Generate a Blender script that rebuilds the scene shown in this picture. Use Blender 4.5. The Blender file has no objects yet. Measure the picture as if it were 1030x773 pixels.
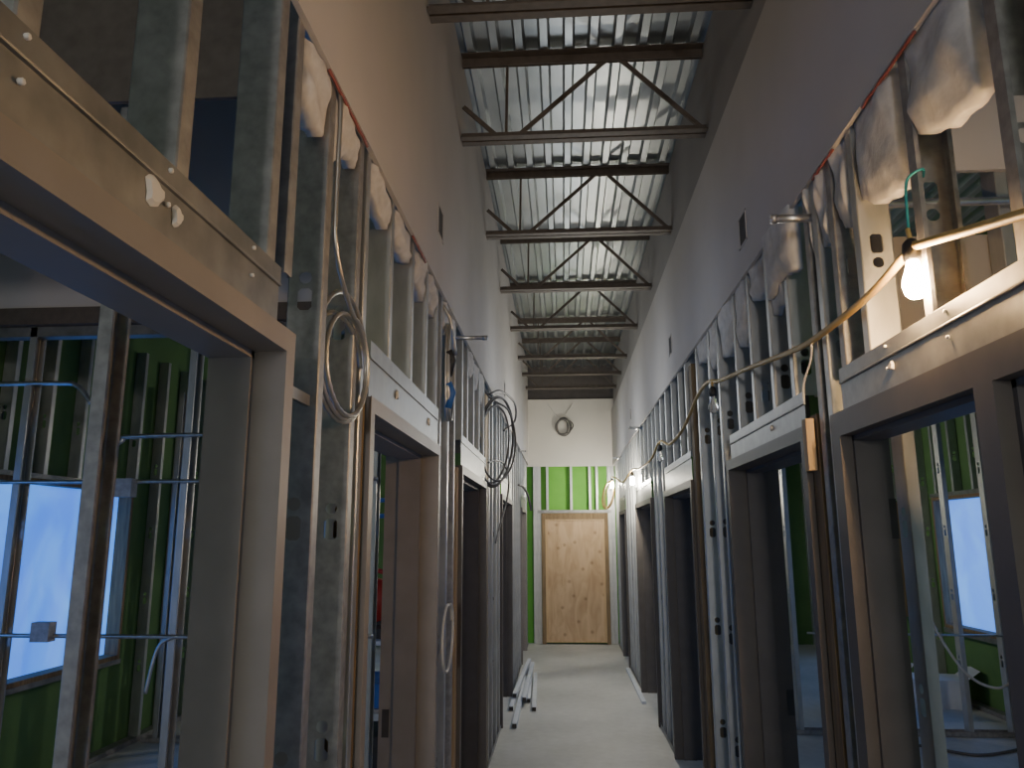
import bpy, bmesh, math, random
from mathutils import Vector, Matrix
from mathutils.geometry import tessellate_polygon
random.seed(7)
SC = bpy.context.scene
COL = SC.collection

# ------------------------------------------------------------------ constants (metres)
XL, XR = -0.610, 0.875          # corridor faces of the stud lines
YE = 13.40                      # end wall
DW = 2.955                      # underside of the corridor gypsum board
SD = 0.092                      # stud depth

# ------------------------------------------------------------------ materials
def new_mat(name):
    m = bpy.data.materials.new(name); m.use_nodes = True
    nt = m.node_tree; b = nt.nodes['Principled BSDF']
    return m, nt, b

def noise_mat(name, c1, c2, scale=6.0, rough=0.6, metal=0.0, rough_var=0.0, bump=0.0, detail=5.0,
              stretch=(1, 1, 1), kind='noise', spec=None):
    m, nt, b = new_mat(name)
    N, L = nt.nodes, nt.links
    tc = N.new('ShaderNodeTexCoord'); mp = N.new('ShaderNodeMapping'); mp.inputs['Scale'].default_value = stretch
    L.new(tc.outputs['Object'], mp.inputs['Vector'])
    if kind == 'voronoi':
        t = N.new('ShaderNodeTexVoronoi'); t.inputs['Scale'].default_value = scale; out = t.outputs['Color']
        bw = N.new('ShaderNodeRGBToBW'); L.new(mp.outputs[0], t.inputs['Vector']); L.new(out, bw.inputs[0]); fac = bw.outputs[0]
    else:
        t = N.new('ShaderNodeTexNoise'); t.inputs['Scale'].default_value = scale; t.inputs['Detail'].default_value = detail
        L.new(mp.outputs[0], t.inputs['Vector']); fac = t.outputs['Fac']
    cr = N.new('ShaderNodeValToRGB')
    cr.color_ramp.elements[0].position = 0.3; cr.color_ramp.elements[1].position = 0.7
    cr.color_ramp.elements[0].color = (*c1, 1); cr.color_ramp.elements[1].color = (*c2, 1)
    L.new(fac, cr.inputs[0]); L.new(cr.outputs[0], b.inputs['Base Color'])
    b.inputs['Metallic'].default_value = metal; b.inputs['Roughness'].default_value = rough
    if spec is not None: b.inputs['Specular IOR Level'].default_value = spec
    if rough_var:
        mr = N.new('ShaderNodeMapRange'); mr.inputs['To Min'].default_value = rough - rough_var; mr.inputs['To Max'].default_value = rough + rough_var
        L.new(fac, mr.inputs[0]); L.new(mr.outputs[0], b.inputs['Roughness'])
    if bump:
        bp = N.new('ShaderNodeBump'); bp.inputs['Strength'].default_value = bump; bp.inputs['Distance'].default_value = 0.01
        L.new(fac, bp.inputs['Height']); L.new(bp.outputs[0], b.inputs['Normal'])
    return m

def emis_mat(name, col, strength):
    m, nt, b = new_mat(name)
    b.inputs['Base Color'].default_value = (*col, 1)
    b.inputs['Emission Color'].default_value = (*col, 1); b.inputs['Emission Strength'].default_value = strength
    return m

M = {}
M['galv'] = noise_mat('galvanized_steel', (.42, .43, .425), (.53, .54, .53), 22, .42, .68, .06, .015, stretch=(1, 1, .35))
M['galv_dull'] = noise_mat('dull_galvanized_steel', (.27, .265, .26), (.41, .40, .39), 30, .5, .6, .08, .03)  # darker, more mottled tone of the galvanized steel
M['track'] = noise_mat('track_steel', (.20, .203, .20), (.31, .31, .305), 14, .42, .6, .08, .03)
M['deck'] = noise_mat('deck_steel', (.36, .39, .40), (.52, .55, .56), 3, .34, .85, .08, .04, stretch=(1, .25, 1))
M['joist'] = noise_mat('brown_primer', (.105, .086, .070), (.145, .120, .098), 20, .6, .1)
M['frame'] = noise_mat('taupe_frame_primer', (.25, .222, .20), (.29, .258, .234), 9, .5, 0, .06, .02)
M['frame_dark'] = noise_mat('dark_frame_primer', (.105, .092, .084), (.130, .114, .104), 9, .5, 0, .06, .02)
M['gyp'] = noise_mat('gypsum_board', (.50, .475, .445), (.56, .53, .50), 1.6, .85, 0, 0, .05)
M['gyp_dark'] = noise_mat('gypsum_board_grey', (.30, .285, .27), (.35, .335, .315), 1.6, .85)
M['gyp_end'] = noise_mat('gypsum_board_end', (.62, .60, .54), (.68, .655, .59), 1.6, .85)
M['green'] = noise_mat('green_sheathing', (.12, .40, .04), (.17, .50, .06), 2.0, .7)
M['green_shaded'] = noise_mat('green_sheathing_shaded', (.08, .175, .055), (.12, .245, .075), 2.0, .75)  # same green board, with the dimness of the rooms put into its colour
M['concrete'] = None
M['ply'] = None
M['lumber'] = noise_mat('pine_lumber', (.46, .32, .17), (.60, .44, .26), 4, .7, stretch=(12, 12, 1))
M['lumber_dark'] = noise_mat('dark_lumber', (.17, .115, .06), (.30, .21, .11), 4, .75, stretch=(12, 12, 1))  # darker brown tone of the lumber
M['casing'] = noise_mat('pine_casing', (.50, .34, .18), (.62, .45, .26), 3, .6, stretch=(10, 10, 1))
M['wool'] = noise_mat('mineral_wool', (.52, .505, .475), (.68, .665, .635), 22, .9, 0, 0, .4)
M['yellow_cable'] = noise_mat('yellow_cable_jacket', (.50, .34, .11), (.62, .44, .16), 8, .5)
M['white_cable'] = noise_mat('white_cable_jacket', (.55, .54, .50), (.70, .69, .64), 8, .5)
M['black_cable'] = noise_mat('dark_cable_jacket', (.09, .085, .08), (.15, .14, .13), 8, .5)
M['black_plastic'] = noise_mat('black_plastic', (.02, .02, .022), (.04, .04, .042), 8, .45)
M['hollow_shade'] = noise_mat('hollow_shade_colour', (.05, .047, .043), (.085, .08, .075), 8, .9)  # flat dark colour standing in for the shade inside hollows
M['conduit'] = noise_mat('conduit_steel', (.5, .5, .5), (.7, .7, .7), 20, .3, .9)
M['red'] = noise_mat('red_paint', (.45, .035, .03), (.55, .06, .045), 8, .4)
M['caulk'] = noise_mat('red_sealant', (.26, .065, .05), (.34, .10, .08), 12, .6)
M['blue'] = noise_mat('blue_paint', (.03, .12, .42), (.05, .17, .52), 8, .45)
M['teal'] = noise_mat('teal_twine', (.05, .42, .40), (.08, .52, .50), 30, .7)
M['white_plastic'] = noise_mat('white_plastic', (.62, .66, .72), (.72, .76, .82), 6, .5)
M['putty'] = noise_mat('white_putty', (.75, .72, .66), (.85, .82, .76), 14, .8)
M['bulb_hot'] = emis_mat('lit_bulb_glass', (1.0, .70, .34), 1.0)
M['bulb_cool'] = emis_mat('lit_far_bulb_glass', (1.0, .90, .70), 1.0)

def armored_mat():
    m, nt, b = new_mat('armored_cable'); N, L = nt.nodes, nt.links
    b.inputs['Base Color'].default_value = (.55, .53, .48, 1); b.inputs['Metallic'].default_value = .85; b.inputs['Roughness'].default_value = .36
    return m
M['armor'] = armored_mat()

def concrete_mat():
    m, nt, b = new_mat('concrete_slab'); N, L = nt.nodes, nt.links
    tc = N.new('ShaderNodeTexCoord')
    n1 = N.new('ShaderNodeTexNoise'); n1.inputs['Scale'].default_value = 0.9; n1.inputs['Detail'].default_value = 6
    n2 = N.new('ShaderNodeTexNoise'); n2.inputs['Scale'].default_value = 14; n2.inputs['Detail'].default_value = 8
    L.new(tc.outputs['Object'], n1.inputs['Vector']); L.new(tc.outputs['Object'], n2.inputs['Vector'])
    cr = N.new('ShaderNodeValToRGB')
    cr.color_ramp.elements[0].position = .35; cr.color_ramp.elements[0].color = (.50, .51, .50, 1)
    cr.color_ramp.elements[1].position = .65; cr.color_ramp.elements[1].color = (.66, .665, .65, 1)
    L.new(n1.outputs['Fac'], cr.inputs[0])
    mx = N.new('ShaderNodeMixRGB'); mx.blend_type = 'MULTIPLY'; mx.inputs[0].default_value = .25
    L.new(cr.outputs[0], mx.inputs[1]); L.new(n2.outputs['Fac'], mx.inputs[2]); L.new(mx.outputs[0], b.inputs['Base Color'])
    b.inputs['Roughness'].default_value = .55
    return m
M['concrete'] = concrete_mat()

def ply_mat():
    m, nt, b = new_mat('plywood_panel'); N, L = nt.nodes, nt.links
    tc = N.new('ShaderNodeTexCoord'); mp = N.new('ShaderNodeMapping'); mp.inputs['Scale'].default_value = (3.5, 1, .9)
    L.new(tc.outputs['Object'], mp.inputs['Vector'])
    n1 = N.new('ShaderNodeTexNoise'); n1.inputs['Scale'].default_value = 2.2; n1.inputs['Detail'].default_value = 9; n1.inputs['Distortion'].default_value = 1.2
    L.new(mp.outputs[0], n1.inputs['Vector'])
    cr = N.new('ShaderNodeValToRGB')
    cr.color_ramp.elements[0].position = .3; cr.color_ramp.elements[0].color = (.44, .29, .16, 1)
    cr.color_ramp.elements[1].position = .62; cr.color_ramp.elements[1].color = (.60, .43, .26, 1)
    L.new(n1.outputs['Fac'], cr.inputs[0])
    v = N.new('ShaderNodeTexVoronoi'); v.voronoi_dimensions = '2D'; v.inputs['Scale'].default_value = 3.2
    mp2 = N.new('ShaderNodeMapping'); mp2.inputs['Rotation'].default_value = (-math.pi / 2, 0, 0); mp2.inputs['Scale'].default_value = (1, .5, 1)
    L.new(tc.outputs['Object'], mp2.inputs['Vector']); L.new(mp2.outputs[0], v.inputs['Vector'])
    c2 = N.new('ShaderNodeValToRGB'); c2.color_ramp.elements[0].position = .04; c2.color_ramp.elements[0].color = (.55, .5, .45, 1)
    c2.color_ramp.elements[1].position = .12; c2.color_ramp.elements[1].color = (1, 1, 1, 1)
    L.new(v.outputs['Distance'], c2.inputs[0])
    mx = N.new('ShaderNodeMixRGB'); mx.blend_type = 'MULTIPLY'; mx.inputs[0].default_value = .8
    L.new(cr.outputs[0], mx.inputs[1]); L.new(c2.outputs[0], mx.inputs[2]); L.new(mx.outputs[0], b.inputs['Base Color'])
    b.inputs['Roughness'].default_value = .6
    return m
M['ply'] = ply_mat()

def plastic_mat(name, c_lo, c_hi, strength):
    m, nt, b = new_mat(name); N, L = nt.nodes, nt.links
    tc = N.new('ShaderNodeTexCoord'); n = N.new('ShaderNodeTexNoise'); n.inputs['Scale'].default_value = 1.6; n.inputs['Detail'].default_value = 4
    n.inputs['Distortion'].default_value = .8
    L.new(tc.outputs['Object'], n.inputs['Vector'])
    cr = N.new('ShaderNodeValToRGB'); cr.color_ramp.elements[0].position = .35; cr.color_ramp.elements[1].position = .68
    cr.color_ramp.elements[0].color = (*c_lo, 1); cr.color_ramp.elements[1].color = (*c_hi, 1)
    L.new(n.outputs['Fac'], cr.inputs[0]); L.new(cr.outputs[0], b.inputs['Emission Color'])
    b.inputs['Base Color'].default_value = (.5, .6, .75, 1); b.inputs['Emission Strength'].default_value = strength
    b.inputs['Roughness'].default_value = .4
    return m
M['plastic'] = plastic_mat('daylit_plastic_sheet', (.02, .17, .85), (.07, .33, 1.0), 1.15)

def glass_mat():
    m, nt, b = new_mat('clear_bulb_glass')
    b.inputs['Base Color'].default_value = (.9, .93, .95, 1); b.inputs['Transmission Weight'].default_value = .75
    b.inputs['Roughness'].default_value = .12; b.inputs['IOR'].default_value = 1.25
    return m
M['glass'] = glass_mat()

# ------------------------------------------------------------------ mesh builder
def wloc(o):
    v = o.location.copy()
    while o.parent is not None: o = o.parent; v = v + o.location
    return v
class MB:
    def __init__(self): self.v = []; self.f = []; self.sm = []
    def add(self, vs, fs, smooth=False):
        b = len(self.v); self.v += [tuple(x) for x in vs]; self.f += [tuple(i + b for i in f) for f in fs]; self.sm += [smooth] * len(fs)
        return self
    def box(self, x0, x1, y0, y1, z0, z1):
        x0, x1 = min(x0, x1), max(x0, x1); y0, y1 = min(y0, y1), max(y0, y1); z0, z1 = min(z0, z1), max(z0, z1)
        return self.add([(x0, y0, z0), (x1, y0, z0), (x1, y1, z0), (x0, y1, z0), (x0, y0, z1), (x1, y0, z1), (x1, y1, z1), (x0, y1, z1)],
                        [(0, 3, 2, 1), (4, 5, 6, 7), (0, 1, 5, 4), (1, 2, 6, 5), (2, 3, 7, 6), (3, 0, 4, 7)])
    def prism(self, pts, fn, a, b):
        """closed outline pts (p,q) swept from a to b; fn(p,q,t) -> xyz"""
        n = len(pts)
        vs = [fn(p, q, a) for p, q in pts] + [fn(p, q, b) for p, q in pts]
        fs = [(i, (i + 1) % n, n + (i + 1) % n, n + i) for i in range(n)]
        tri = tessellate_polygon([[Vector((p, q, 0)) for p, q in pts]])
        fs += [tuple(t) for t in tri] + [tuple(n + i for i in reversed(t)) for t in tri]
        return self.add(vs, fs)
    def strip(self, pts, fn, a, b):
        n = len(pts)
        vs = [fn(p, q, a) for p, q in pts] + [fn(p, q, b) for p, q in pts]
        return self.add(vs, [(i, i + 1, n + i + 1, n + i) for i in range(n - 1)])
    def tube(self, pts, r, seg=8, closed=False, rib=0.0):
        P = [Vector(p) for p in pts]; n = len(P)
        T = []
        for i in range(n):
            a = P[(i - 1) % n] if (closed or i > 0) else P[i]; c = P[(i + 1) % n] if (closed or i < n - 1) else P[i]
            t = (c - a); T.append(t.normalized() if t.length > 1e-9 else Vector((0, 0, 1)))
        up = Vector((0, 0, 1)) if abs(T[0].z) < .9 else Vector((1, 0, 0))
        u = T[0].cross(up).normalized(); vs = []
        for i in range(n):
            u = (u - T[i] * u.dot(T[i])).normalized(); w = T[i].cross(u)
            rr = r * (1 + (rib if i % 2 else -rib))
            for k in range(seg):
                a = 2 * math.pi * k / seg; vs.append(P[i] + u * (rr * math.cos(a)) + w * (rr * math.sin(a)))
        fs = []
        for i in range(n if closed else n - 1):
            j = (i + 1) % n
            for k in range(seg):
                k2 = (k + 1) % seg; fs.append((i * seg + k, i * seg + k2, j * seg + k2, j * seg + k))
        if not closed: fs += [tuple(range(seg))[::-1], tuple((n - 1) * seg + k for k in range(seg))]
        return self.add(vs, fs, True)
    def lathe(self, prof, c, seg=14):
        """prof: (r,z) from bottom to top about a vertical axis at c"""
        vs = []; n = len(prof)
        for r, z in prof:
            for k in range(seg):
                a = 2 * math.pi * k / seg; vs.append((c[0] + r * math.cos(a), c[1] + r * math.sin(a), c[2] + z))
        fs = []
        for i in range(n - 1):
            for k in range(seg):
                k2 = (k + 1) % seg; fs.append((i * seg + k, i * seg + k2, (i + 1) * seg + k2, (i + 1) * seg + k))
        fs += [tuple(range(seg))[::-1], tuple((n - 1) * seg + k for k in range(seg))]
        return self.add(vs, fs, True)
    def bar(self, a, b, w, d, up=(0, 1, 0)):
        a, b = Vector(a), Vector(b); t = (b - a).normalized(); u = Vector(up); u = (u - t * u.dot(t)).normalized(); s = t.cross(u)
        vs = []
        for p in (a, b):
            for su, ss in ((-1, -1), (1, -1), (1, 1), (-1, 1)): vs.append(p + u * (su * d / 2) + s * (ss * w / 2))
        return self.add(vs, [(0, 1, 2, 3), (7, 6, 5, 4), (0, 4, 5, 1), (1, 5, 6, 2), (2, 6, 7, 3), (3, 7, 4, 0)])
    def build(self, name, mat, parent=None, origin=None):
        me = bpy.data.meshes.new(name)
        o0 = Vector(origin) if origin is not None else None
        if o0 is None:
            if parent is not None: o0 = wloc(parent)
            else:
                xs = [v[0] for v in self.v]; ys = [v[1] for v in self.v]; zs = [v[2] for v in self.v]
                o0 = Vector(((min(xs) + max(xs)) / 2, (min(ys) + max(ys)) / 2, min(zs)))
        me.from_pydata([(v[0] - o0.x, v[1] - o0.y, v[2] - o0.z) for v in self.v], [], self.f)
        me.polygons.foreach_set('use_smooth', self.sm)
        me.materials.append(mat); me.update()
        bm = bmesh.new(); bm.from_mesh(me); bmesh.ops.recalc_face_normals(bm, faces=bm.faces); bm.to_mesh(me); bm.free()
        o = bpy.data.objects.new(name, me); COL.objects.link(o)
        if parent is not None:
            o.parent = parent; o.location = o0 - wloc(parent)
        else: o.location = o0
        return o

def tag(o, label=None, cat=None, group=None, kind=None):
    if label: o['label'] = label
    if cat: o['category'] = cat
    if group: o['group'] = group
    if kind or label: o['kind'] = kind or 'thing'
    return o
def thing(name, label, cat, loc, group=None):
    o = bpy.data.objects.new(name, None); o.empty_display_size = .05; COL.objects.link(o); o.location = loc
    return tag(o, label, cat, group)
def struct(name, mb, mat): return tag(mb.build(name, mat), kind='structure')

def spline(pts, n=10, closed=False):
    P = [Vector(p) for p in pts]; out = []; m = len(P)
    rng = range(m if closed else m - 1)
    for i in rng:
        p0 = P[(i - 1) % m] if (closed or i > 0) else P[i]; p1 = P[i]; p2 = P[(i + 1) % m]
        p3 = P[(i + 2) % m] if (closed or i + 2 < m) else P[(i + 1) % m]
        for k in range(n):
            t = k / n
            out.append(.5 * ((2 * p1) + (p2 - p0) * t + (2 * p0 - 5 * p1 + 4 * p2 - p3) * t * t + (3 * p1 - p0 - 3 * p2 + p3) * t ** 3))
    if not closed: out.append(P[-1])
    return out

# ------------------------------------------------------------------ steel stud
def circle_pts(cx, cz, r, n=10): return [(cx + r * math.cos(2 * math.pi * k / n), cz + r * math.sin(2 * math.pi * k / n)) for k in range(n)]
def slot_pts(cx, cz, w, h, c=.008):
    x, z = w / 2, h / 2
    return [(cx - x + c, cz - z), (cx + x - c, cz - z), (cx + x, cz - z + c), (cx + x, cz + z - c), (cx + x - c, cz + z), (cx - x + c, cz + z), (cx - x, cz + z - c), (cx - x, cz - z + c)]
def stud_mb(to, z0, z1, holes=(), depth=SD, fl=.041, flip=False):
    """to(a,b,z): a = depth into the wall from its face, b = along the flange, away from the web"""
    mb = MB(); c = .003; d = depth
    mb.strip([(.011, fl), (0, fl), (0, c), (c, 0)], to, z0, z1)
    mb.strip([(d - c, 0), (d, c), (d, fl), (d - .011, fl)], to, z0, z1)
    hz = sorted(h for h in holes if z0 + .09 < h < z1 - .09)
    cuts = [z0]
    for h in hz: cuts += [h - .075, h + .075]
    cuts.append(z1)
    for i in range(0, len(cuts), 2):
        mb.strip([(c, 0), (d - c, 0)], to, cuts[i], cuts[i + 1])
    s = -1 if flip else 1
    for h in hz:
        polys = [[(c, h - .075), (d - c, h - .075), (d - c, h + .075), (c, h + .075)],
                 circle_pts(d / 2, h + s * .030, .0165), slot_pts(d / 2, h - s * .028, .037, .058)]
        tri = tessellate_polygon([[Vector((p, q, 0)) for p, q in pl] for pl in polys])
        flat = [pt for pl in polys for pt in pl]
        mb.add([to(p, 0, q) for p, q in flat], [tuple(t) for t in tri])
    return mb
HZ = (.64, 1.22, 1.80, 2.38)
def wall_stud(side, y, z0, z1, label, dirn=1, mat='galv', holes=HZ, flip=False, name='metal_stud', cat='stud', fl=.041, group=None, off=0.0):
    xf = XL if side == 'L' else XR; sg = -1 if side == 'L' else 1
    to = lambda a, b, z: (xf + sg * (a + off), y + dirn * b, z)
    return tag(stud_mb(to, z0, z1, holes, fl=fl, flip=flip).build(name, M[mat]), label, cat, group)

# ------------------------------------------------------------------ setting
struct('floor', MB().box(-6, 6, -9, 15, -.12, 0), M['concrete'])
# corridor gypsum above the studs
struct('wall_left', MB().box(XL + .016, XL, -8.9, YE, DW + .015, 4.72), M['gyp'])
struct('wall_right', MB().box(XR - .014, XR + .001, -8.9, YE, DW - .005, 3.90), M['gyp'])
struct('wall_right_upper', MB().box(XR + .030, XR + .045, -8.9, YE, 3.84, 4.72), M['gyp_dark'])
struct('wall_end_upper', MB().box(XL - .2, XR + .2, YE - .016, YE, 2.94, 4.12), M['gyp_end'])
struct('wall_end_parapet', MB().box(-6, 6, YE + .10, YE + .12, 3.2, 4.80), M['frame_dark'])
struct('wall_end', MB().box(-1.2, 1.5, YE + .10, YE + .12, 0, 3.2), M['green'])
struct('wall_end_left', MB().box(-6, -1.2, YE + .10, YE + .12, 0, 3.2), M['green_shaded'])
struct('wall_end_right', MB().box(1.5, 6, YE + .10, YE + .12, 0, 3.2), M['green_shaded'])
struct('wall_behind', MB().box(-6, 6, -9.0, -8.98, 0, 4.8), M['gyp'])
# outer walls of the rooms, with window openings
XW, XE = -3.75, 4.20
WIN_L = [(-1.4, .6), (1.9, 3.5), (4.35, 6.58), (8.0, 9.4), (10.2, 11.9)]
WIN_R = [(-1.0, .6), (2.0, 3.6), (5.0, 6.2), (7.55, 9.20), (10.3, 12.0)]
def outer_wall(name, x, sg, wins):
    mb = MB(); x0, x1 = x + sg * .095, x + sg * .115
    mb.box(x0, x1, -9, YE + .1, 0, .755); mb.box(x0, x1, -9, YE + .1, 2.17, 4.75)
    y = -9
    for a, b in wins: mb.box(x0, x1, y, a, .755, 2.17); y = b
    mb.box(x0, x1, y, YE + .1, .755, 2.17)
    struct(name, mb, M['green_shaded'])
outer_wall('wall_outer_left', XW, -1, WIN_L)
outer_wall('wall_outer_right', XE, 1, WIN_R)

# roof deck, ribs along the corridor
mb = MB(); prof = []; x = -4.2
while x < 4.6:
    prof += [(x, 4.715), (x + .045, 4.715), (x + .060, 4.755), (x + .137, 4.755)]; x += .152
mb.strip(prof, lambda p, q, t: (p, t, q), -8.95, YE + .3)
struct('ceiling', mb, M['deck'])

# windows
for k, (side, (a, b)) in enumerate([('L', w) for w in WIN_L] + [('R', w) for w in WIN_R]):
    x = XW if side == 'L' else XE; sg = -1 if side == 'L' else 1
    r = bpy.data.objects.new('window_%d' % (k + 1), None); COL.objects.link(r); r.location = (x, (a + b) / 2, .755); tag(r, kind='structure')
    f = MB(); t = .035
    f.box(x - sg * .0, x + sg * .14, a, a + t, .755, 2.17); f.box(x, x + sg * .14, b - t, b, .755, 2.17)
    f.box(x, x + sg * .14, a + t, b - t, 2.17 - t, 2.17); f.box(x - sg * .01, x + sg * .14, a + t, b - t, .755, .755 + t)
    f.build('window_frame', M['lumber_dark'], r)
    MB().box(x + sg * .118, x + sg * .122, a + t, b - t, .755 + t, 2.17 - t).build('window_pane', M['plastic'], r)

# ------------------------------------------------------------------ camera
cd = bpy.data.cameras.new('camera'); cam = bpy.data.objects.new('camera', cd); COL.objects.link(cam)
yaw, pitch, roll = math.radians(3.7287), math.radians(11.2155), math.radians(-0.19)
f = Vector((-math.sin(yaw) * math.cos(pitch), math.cos(yaw) * math.cos(pitch), math.sin(pitch)))
r = Vector((math.cos(yaw), math.sin(yaw), 0)); u = r.cross(f)
r2 = r * math.cos(roll) + u * math.sin(roll); u2 = -r * math.sin(roll) + u * math.cos(roll)
cam.matrix_world = Matrix(((r2.x, u2.x, -f.x, 0), (r2.y, u2.y, -f.y, 0), (r2.z, u2.z, -f.z, 1.75), (0, 0, 0, 1)))
cd.sensor_width = 36; cd.lens = 36 * 775 / 1030; cd.clip_start = .02
SC.camera = cam

# ------------------------------------------------------------------ hollow metal door frames
DN_L = ['nearest left', 'second left', 'third left', 'fourth left', 'farthest left']
DN_R = ['nearest right', 'second right', 'third right', 'fourth right', 'farthest right']
def door_frame(side, y0, y1, ztop, r1, st, r2, label, mat='frame', mull=None, proud=.016, strike=None, fw=.05, hinge=None):
    """outer extents y0..y1; section depth r1 (rabbet) + st (stop) + r2 (rabbet) from the corridor face"""
    xf = (XL + proud) if side == 'L' else (XR - proud); sg = -1 if side == 'L' else 1
    root = thing('door_frame', label, 'door frame', (xf, (y0 + y1) / 2, 0))
    D = r1 + st + r2; s = .016
    prof = [(0, 0), (0, fw), (r1, fw), (r1, fw + s), (r1 + st, fw + s), (r1 + st, fw), (D, fw), (D, 0), (D - .012, 0), (D - .012, fw - .012), (.012, fw - .012), (.012, 0)]
    prof = [(0, 0), (0, fw), (r1, fw), (r1, fw + s), (r1 + st, fw + s), (r1 + st, fw), (D, fw), (D, .012), (.003, .012), (.003, 0)]
    def jamb(yo, dr, z1):
        MB().prism(prof, lambda p, q, t: (xf + sg * p, yo + dr * q, t), 0, z1).build('jamb', M[mat], root)
    jamb(y0, 1, ztop); jamb(y1, -1, ztop)
    spans = [(y0, y1)]
    MB().prism(prof, lambda p, q, t: (xf + sg * p, t, ztop - q), y0 + fw, y1 - fw).build('head', M[mat], root)
    if mull is not None:
        w = fw; pr = [(0, -w / 2), (0, w / 2), (r1, w / 2), (r1, w / 2 + s), (r1 + st, w / 2 + s), (r1 + st, w / 2), (D, w / 2), (D, -w / 2), (r1 + st, -w / 2), (r1 + st, -w / 2 - s), (r1, -w / 2 - s), (r1, -w / 2)]
        MB().prism(pr, lambda p, q, t: (xf + sg * p, mull + q, t), 0, ztop - fw).build('mullion', M[mat], root)
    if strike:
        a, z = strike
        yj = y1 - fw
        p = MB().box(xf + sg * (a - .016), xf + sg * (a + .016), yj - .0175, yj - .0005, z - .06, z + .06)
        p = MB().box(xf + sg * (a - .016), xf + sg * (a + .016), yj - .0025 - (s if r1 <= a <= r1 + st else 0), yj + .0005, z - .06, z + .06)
        so = p.build('strike_pocket_shade', M['hollow_shade'], root.children[1]); so['label'] = 'dark plate for the shaded hinge pocket in the jamb'  # dark plate on the jamb; the pocket's shade is in its colour
    return root

door_frame('L', .30, 1.644, 2.198, .072, .095, .006, 'taupe metal door frame nearest the camera on the left wall', 'frame')
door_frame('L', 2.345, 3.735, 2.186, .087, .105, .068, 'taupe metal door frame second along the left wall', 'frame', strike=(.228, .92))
door_frame('L', 4.56, 6.10, 2.170, .062, .100, .040, 'brown-grey metal door frame third along the left wall', 'frame_dark')
door_frame('L', 7.62, 9.12, 2.165, .062, .100, .040, 'dark metal door frame fourth along the left wall', 'frame_dark')
door_frame('L', 11.25, 12.65, 2.165, .062, .100, .040, 'narrow-looking metal door frame farthest along the left wall', 'frame')
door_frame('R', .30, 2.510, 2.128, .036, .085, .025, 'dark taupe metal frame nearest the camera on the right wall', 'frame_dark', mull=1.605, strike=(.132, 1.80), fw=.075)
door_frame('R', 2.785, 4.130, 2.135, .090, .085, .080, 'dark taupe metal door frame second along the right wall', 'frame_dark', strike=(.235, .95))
door_frame('R', 5.285, 6.730, 2.125, .070, .100, .060, 'dark metal door frame third along the right wall', 'frame_dark')
door_frame('R', 7.74, 9.42, 2.125, .070, .100, .060, 'dark metal door frame fourth along the right wall', 'frame_dark')
door_frame('R', 11.05, 12.15, 2.120, .070, .100, .060, 'dark metal door frame farthest along the right wall', 'frame_dark')

# ------------------------------------------------------------------ header tracks above the frames
def header(side, y0, y1, z0, zf, z1, label, screws=False):
    xf = XL if side == 'L' else XR; sg = -1 if side == 'L' else 1
    root = thing('header_track', label, 'steel track', (xf, (y0 + y1) / 2, z0))
    MB().strip([(.07, z0), (0, z0), (-.001, z0 + .002), (-.001, zf)], lambda p, q, t: (xf + sg * p, t, q), y0, y1).build('lower_track', M['track'], root)
    MB().strip([(-.001, zf), (-.006, zf + .0015), (-.0065, zf + .005), (-.004, zf + .008), (-.004, z1), (-.003, z1 + .001)], lambda p, q, t: (xf + sg * p, t, q), y0, y1).build('upper_track', M['track'], root)
    up = root.children[-1]; y = y0 + .12
    while screws and y < y1 - .05:
        for zz in (zf - .028, z1 - .014):
            MB().tube([(xf + sg * -.003, y, zz), (xf + sg * -.009, y, zz)], .0042, 6).build('screw', M['putty'], root)
        y += .33
    return root
hd = [('L', .30, 1.565, 2.200, 2.285, 2.328), ('L', 2.36, 3.725, 2.188, 2.31, 2.37), ('L', 4.60, 6.08, 2.172, 2.31, 2.36), ('L', 7.64, 9.10, 2.167, 2.31, 2.36), ('L', 11.27, 12.6, 2.167, 2.31, 2.36),
      ('R', .30, 2.43, 2.130, 2.215, 2.262), ('R', 2.80, 4.06, 2.137, 2.215, 2.262), ('R', 5.30, 6.70, 2.127, 2.27, 2.32), ('R', 7.76, 9.40, 2.127, 2.27, 2.32), ('R', 11.07, 12.1, 2.122, 2.27, 2.32)]
for i, h in enumerate(hd):
    header(*h, 'galvanized steel header track lying above the %s door frame' % (DN_L + DN_R)[i], i in (0, 5))

# ------------------------------------------------------------------ studs of the corridor walls
ORD = ['first', 'second', 'third', 'fourth', 'fifth', 'sixth', 'seventh']
top = 3.02
def full(side, ys, where, **kw):
    for i, y in enumerate(ys):
        d = 1; mat = 'galv'; off = 0
        if isinstance(y, tuple): y, d, mat = y
        wall_stud(side, y, .004, top, 'full-height steel stud, %s %s' % (ORD[i], where), d, mat, **kw)
def cripple(side, ys, z0, where, **kw):
    for i, y in enumerate(ys):
        d = 1; mat = 'galv'
        if isinstance(y, tuple): y, d, mat = y
        wall_stud(side, y, z0, top, 'short steel stud over the %s door frame, %s from its near end' % (where, ORD[i]), d, mat, name='cripple_stud', holes=(2.555,) if where == 'nearest right' else (2.40,), **kw)
full('L', [(1.865, 1, 'galv_dull'), (2.172, 1, 'galv_dull'), (2.262, 1, 'galv')], 'past the nearest left door frame')
full('L', [(3.79, 1, 'galv'), (4.06, 1, 'galv'), (4.30, 1, 'galv_dull')], 'past the second left door frame')
full('L', [(6.40, 1, 'galv'), (6.72, 1, 'galv'), (7.15, 1, 'galv'), (7.46, 1, 'galv')], 'past the third left door frame')
full('L', [9.18, 9.6, 10.05, 10.5, 11.0], 'past the fourth left door frame')
full('L', [12.72, 13.05], 'past the farthest left door frame')
full('R', [(2.525, 1, 'galv'), (2.615, 1, 'galv_dull')], 'past the nearest right door frame')
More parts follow.
